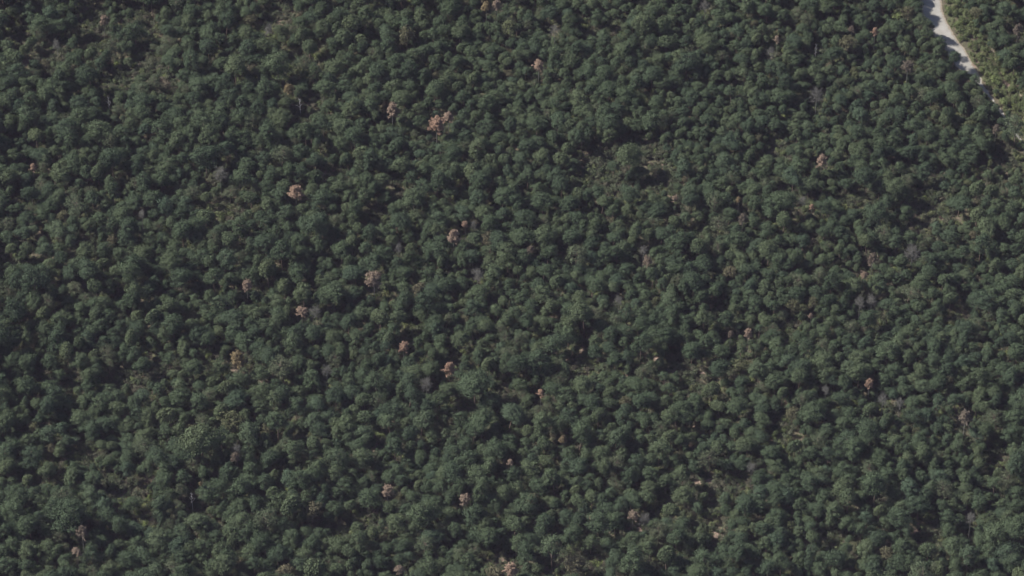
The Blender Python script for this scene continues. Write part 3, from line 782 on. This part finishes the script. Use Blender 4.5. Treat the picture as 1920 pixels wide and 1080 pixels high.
pts = []                            # x, y, z, rot, sx, sz, source index
for px, py, w, kind in small:
    src, zc = MASS[kind][int(rng.integers(len(MASS[kind])))]
    s = w / W0
    x, y = at(px, py, zc * s)
    gadd(x, y, min(w / 2 / PX_PER_M, 2.8), zc * s); padd(px, py, w / 2, 0.55)
    pts.append((x, y, gz(x, y) - 0.05, rng.uniform(0, 6.283), s, s * rng.uniform(0.92, 1.12), src))
def scatter(n_try, wlo, whi, k, zlo, zhi, gaps_grow, under=False):
    X = rng.uniform(XMIN, XMAX, n_try); Y = rng.uniform(YMIN, YMAX, n_try)
    G = gz(X, Y)
    PX, PY = proj(X, Y, G + 7.5)
    RD, VD = road_dist(X, Y), verge_dist(X, Y)
    SF = size_field(np.clip(PX, 0, 1920), np.clip(PY, 0, 1080)) * rng.uniform(wlo, whi, n_try) * np.exp(rng.normal(0, 0.16, n_try))
    LF = 1 + 0.2 * np.sin(X * 0.11 + 2.2 * np.sin(Y * 0.047 + 1)) * np.sin(Y * 0.093 + 1.7 * np.sin(X * 0.05))
    SF = SF * LF ** 0.7
    PT = in_ell(PX, PY, PATCH)
    HOLE = np.sin(X * 0.37 + 2.5 * np.sin(Y * 0.11 + 2)) * np.sin(Y * 0.33 + 2.1 * np.sin(X * 0.13)) > 0.86
    ok = (PX > -260) & (PX < 2180) & (PY > -190) & (PY < 1300)
    for q in np.nonzero(ok)[0]:
        x, y, w = X[q], Y[q], SF[q]
        r = w / 2 / PX_PER_M
        s = w / W0
        u = rng.uniform() * (0.45 if PT[q] else 1) + (0.55 if PT[q] else 0)
        if PT[q] and rng.uniform() < 0.72: continue
        kind = 'pine' if u < 0.80 else 'broad' if u < 0.91 else 'thin' if u < 0.975 else 'olive' if u < 2 else 'fading'
        src, zc = MASS[kind][int(rng.integers(len(MASS[kind])))]
        sz = s * rng.uniform(zlo, zhi) * (1.18 if rng.uniform() < 0.12 else 1)
        sz *= LF[q] ** 0.8
        if RD[q] < 6: sz = min(sz, 0.5)
        elif PT[q]: sz *= 0.85
        if under: sz *= 0.75
        px, py = proj(x, y, G[q] + zc * sz)
        if HOLE[q] and s > 0.55: continue
        if RD[q] < r * 0.6 or VD[q] < r + 2.4: continue
        if in_ell(px, py, GAPS, (gaps_grow + 0.35) * w / 2) or in_ell(px, py, CLEAR, (gaps_grow + 0.55) * w / 2): continue
        if in_ell(px, py, ROADVIEW, 0.8 * w / 2) or in_ell(px, py, SOIL[:2] + SOIL[3:5], 0.85 * w / 2): continue
        bx, by = proj(x, y, G[q])
        if in_ell(bx, by, GAPS, 0) or in_ell(bx, by, CLEAR, 0): continue
        if not pfree(px, py, w / 2): continue
        if not gfree(x, y, r, k): continue
        gadd(x, y, r, zc * sz)
        pts.append((x, y, G[q] - 0.05, rng.uniform(0, 6.283), s, sz, src))
scatter(22000, 0.95, 1.35, 0.62, 0.85, 1.15, 0.45)
scatter(60000, 0.72, 1.0, 0.57, 0.85, 1.3, 0.4)
n_main = len(pts)
scatter(60000, 0.45, 0.75, 0.56, 0.9, 1.4, 0.25)
print('individual', n_hero, 'special', n_special, 'mass', n_main, len(pts))

def instancer(name, pts, mod_name):
    P = np.array(pts)
    me = bpy.data.meshes.new(name)
    me.vertices.add(len(P)); me.vertices.foreach_set('co', P[:, :3].astype(np.float32).ravel())
    def attr(n, t, key, data):
        a = me.attributes.new(n, t, 'POINT'); a.data.foreach_set(key, data.ravel())
    an = rng.uniform(0.82, 1.22, len(P)); lean = rng.normal(0, 0.07, (2, len(P)))
    attr('rot', 'FLOAT_VECTOR', 'vector', np.stack([lean[0], lean[1], P[:, 3]], 1).astype(np.float32))
    attr('siz', 'FLOAT_VECTOR', 'vector', np.stack([P[:, 4] * an, P[:, 4] / an, P[:, 5]], 1).astype(np.float32))
    attr('src', 'INT', 'value', P[:, 6].astype(np.int32))
    ob = link(bpy.data.objects.new(name, me))
    ng = bpy.data.node_groups.new(mod_name, 'GeometryNodeTree')
    ng.interface.new_socket('Geometry', in_out='INPUT', socket_type='NodeSocketGeometry')
    ng.interface.new_socket('Geometry', in_out='OUTPUT', socket_type='NodeSocketGeometry')
    N, L = ng.nodes, ng.links
    gi, go = N.new('NodeGroupInput'), N.new('NodeGroupOutput')
    ip = N.new('GeometryNodeInstanceOnPoints'); ip.inputs['Pick Instance'].default_value = True
    ci = N.new('GeometryNodeCollectionInfo'); ci.inputs['Collection'].default_value = mass_col
    ci.inputs['Separate Children'].default_value = True; ci.inputs['Reset Children'].default_value = True
    def named(n, t):
        a = N.new('GeometryNodeInputNamedAttribute'); a.data_type = t; a.inputs['Name'].default_value = n
        return a.outputs['Attribute']
    L.new(gi.outputs[0], ip.inputs['Points']); L.new(ci.outputs[0], ip.inputs['Instance'])
    L.new(named('src', 'INT'), ip.inputs['Instance Index'])
    L.new(named('rot', 'FLOAT_VECTOR'), ip.inputs['Rotation'])
    L.new(named('siz', 'FLOAT_VECTOR'), ip.inputs['Scale'])
    L.new(ip.outputs[0], go.inputs[0])
    md = ob.modifiers.new('trees', 'NODES'); md.node_group = ng
    return ob

o = instancer('forest_canopy', pts, 'scatter_trees')
tag(o, 'dense dark green forest canopy filling the photo between the larger crowns', 'forest', kind='stuff')

# ------------------------------------------------------------------ scrub under and between the trees
sp = []
N_ = 110000
X = rng.uniform(-190, 190, N_); Y = rng.uniform(-150, 170, N_); G = gz(X, Y)
PX, PY = proj(X, Y, G + 0.7); RD, VD = road_dist(X, Y), verge_dist(X, Y)
OPEN = in_ell(PX, PY, PATCH) | in_ell(PX, PY, CLEAR, 12)
gap = np.zeros(N_, bool)
soil = in_ell(PX, PY, SOIL, 1)
dens = 0.5 + 0.5 * np.sin(X * 0.31 + 2 * np.sin(Y * 0.13)) * np.sin(Y * 0.27 + X * 0.05)
TD = np.full(N_, 1e9)
for p in TR: TD = np.minimum(TD, np.hypot(X - p[0], Y - p[1]))
for q in range(N_):
    verge = VD[q] < 8
    if RD[q] < (0.25 if verge else 0.5) or gap[q] or soil[q] or TD[q] < 0.35: continue
    if not verge and dens[q] < rng.uniform(-0.3, 0.5): continue
    if not (-40 < PX[q] < 1960 and -40 < PY[q] < 1140): continue
    lst = MASS['verge'] if verge or rng.uniform() < (0.1 if OPEN[q] else 0.3) else MASS['scrub']
    src, zc = lst[int(rng.integers(len(lst)))]
    s = rng.uniform(0.55, 1.25)
    if verge: s *= 0.5 + 0.5 * min(1, max(0, RD[q] / 4))
    sp.append((X[q], Y[q], G[q] - 0.05, rng.uniform(0, 6.283), s, s * rng.uniform(0.8, 1.3), src))
# bare pinkish soil showing in the openings
m_soil, nts, bs = new_mat('pink_sandy_soil', 0.95, 0.05)
g_ = nts.nodes.new('ShaderNodeNewGeometry'); n_ = nts.nodes.new('ShaderNodeTexNoise'); n_.inputs['Scale'].default_value = 1.5; n_.inputs['Detail'].default_value = 5
r_ = nts.nodes.new('ShaderNodeValToRGB'); r_.color_ramp.elements[0].position = 0.35; r_.color_ramp.elements[0].color = (0.16, 0.12, 0.09, 1)
r_.color_ramp.elements[1].position = 0.62; r_.color_ramp.elements[1].color = (0.33, 0.25, 0.205, 1)
nts.links.new(g_.outputs['Position'], n_.inputs['Vector']); nts.links.new(n_.outputs['Fac'], r_.inputs[0]); nts.links.new(r_.outputs[0], bs.inputs['Base Color'])
V, Q = [], []
for (cx, cy, rx, ry) in SOIL:
    c = np.array(at(cx, cy)); n0 = len(V); ph = rng.uniform(0, 6.283, 3)
    V.append((c[0], c[1], gz(c[0], c[1]) + 0.05))
    for k in range(24):
        a = 2 * math.pi * k / 24
        f = 1 + 0.18 * math.sin(3 * a + ph[0]) + 0.12 * math.sin(5 * a + ph[1]) + 0.08 * math.sin(9 * a + ph[2])
        for ring in (0.5, 1.0):
            x, y = at(cx + rx * f * ring * math.cos(a), cy + ry * f * ring * math.sin(a))
            V.append((x, y, gz(x, y) + 0.05))
    for k in range(24):
        a0, a1 = n0 + 1 + 2 * k, n0 + 1 + 2 * ((k + 1) % 24)
        Q.append((a0, a0 + 1, a1 + 1, a1))
        if k % 2 == 0: Q.append((n0, a0, a1, n0 + 1 + 2 * ((k + 2) % 24)))
o = link(bpy.data.objects.new('bare_soil', make_mesh('bare_soil', V, Q, [m_soil]))); tag(o, kind='structure')
# taller bushes in the clearings
for (cx, cy, rx, ry) in CLEAR:
    for q in range(int(rx * ry / 60)):
        a, t = rng.uniform(0, 6.283), math.sqrt(rng.uniform())
        x, y = at(cx + rx * t * math.cos(a), cy + ry * t * math.sin(a), 1.5)
        src, zc = MASS['scrub'][int(rng.integers(6))]
        if road_dist(x, y) < 1.5: continue
        s = rng.uniform(0.9, 1.4)
        sp.append((x, y, gz(x, y) - 0.05, rng.uniform(0, 6.283), s, s * rng.uniform(0.9, 1.3), src))
print('scrub', len(sp)); open('/tmp/cnt.txt','w').write(str((n_hero, n_main, len(pts), len(sp))))
o = instancer('undergrowth', sp, 'scatter_scrub')
tag(o, 'low olive and brown scrub on the forest floor in the clearings and along the road', 'undergrowth', kind='stuff')

# ------------------------------------------------------------------ haze
if HAZE_DENSITY > 0:
    x0, x1, y0, y1, z0, z1 = -3600, 3600, -3600, 3600, -5.5, CAM[2] + 25
    V = [(x, y, z) for z in (z0, z1) for x, y in ((x0, y0), (x1, y0), (x1, y1), (x0, y1))]
    Q = [(3, 2, 1, 0), (4, 5, 6, 7), (0, 1, 5, 4), (1, 2, 6, 5), (2, 3, 7, 6), (3, 0, 4, 7)]
    hm = bpy.data.materials.new('haze'); hm.use_nodes = True
    nt = hm.node_tree
    nt.nodes.remove(nt.nodes['Principled BSDF'])
    pv = nt.nodes.new('ShaderNodeVolumePrincipled')
    pv.inputs['Color'].default_value = (*HAZE_COLOR, 1)
    pv.inputs['Density'].default_value = HAZE_DENSITY
    nt.links.new(pv.outputs[0], nt.nodes['Material Output'].inputs['Volume'])
    o = link(bpy.data.objects.new('haze', make_mesh('haze', V, Q, [hm]))); tag(o, kind='stuff')
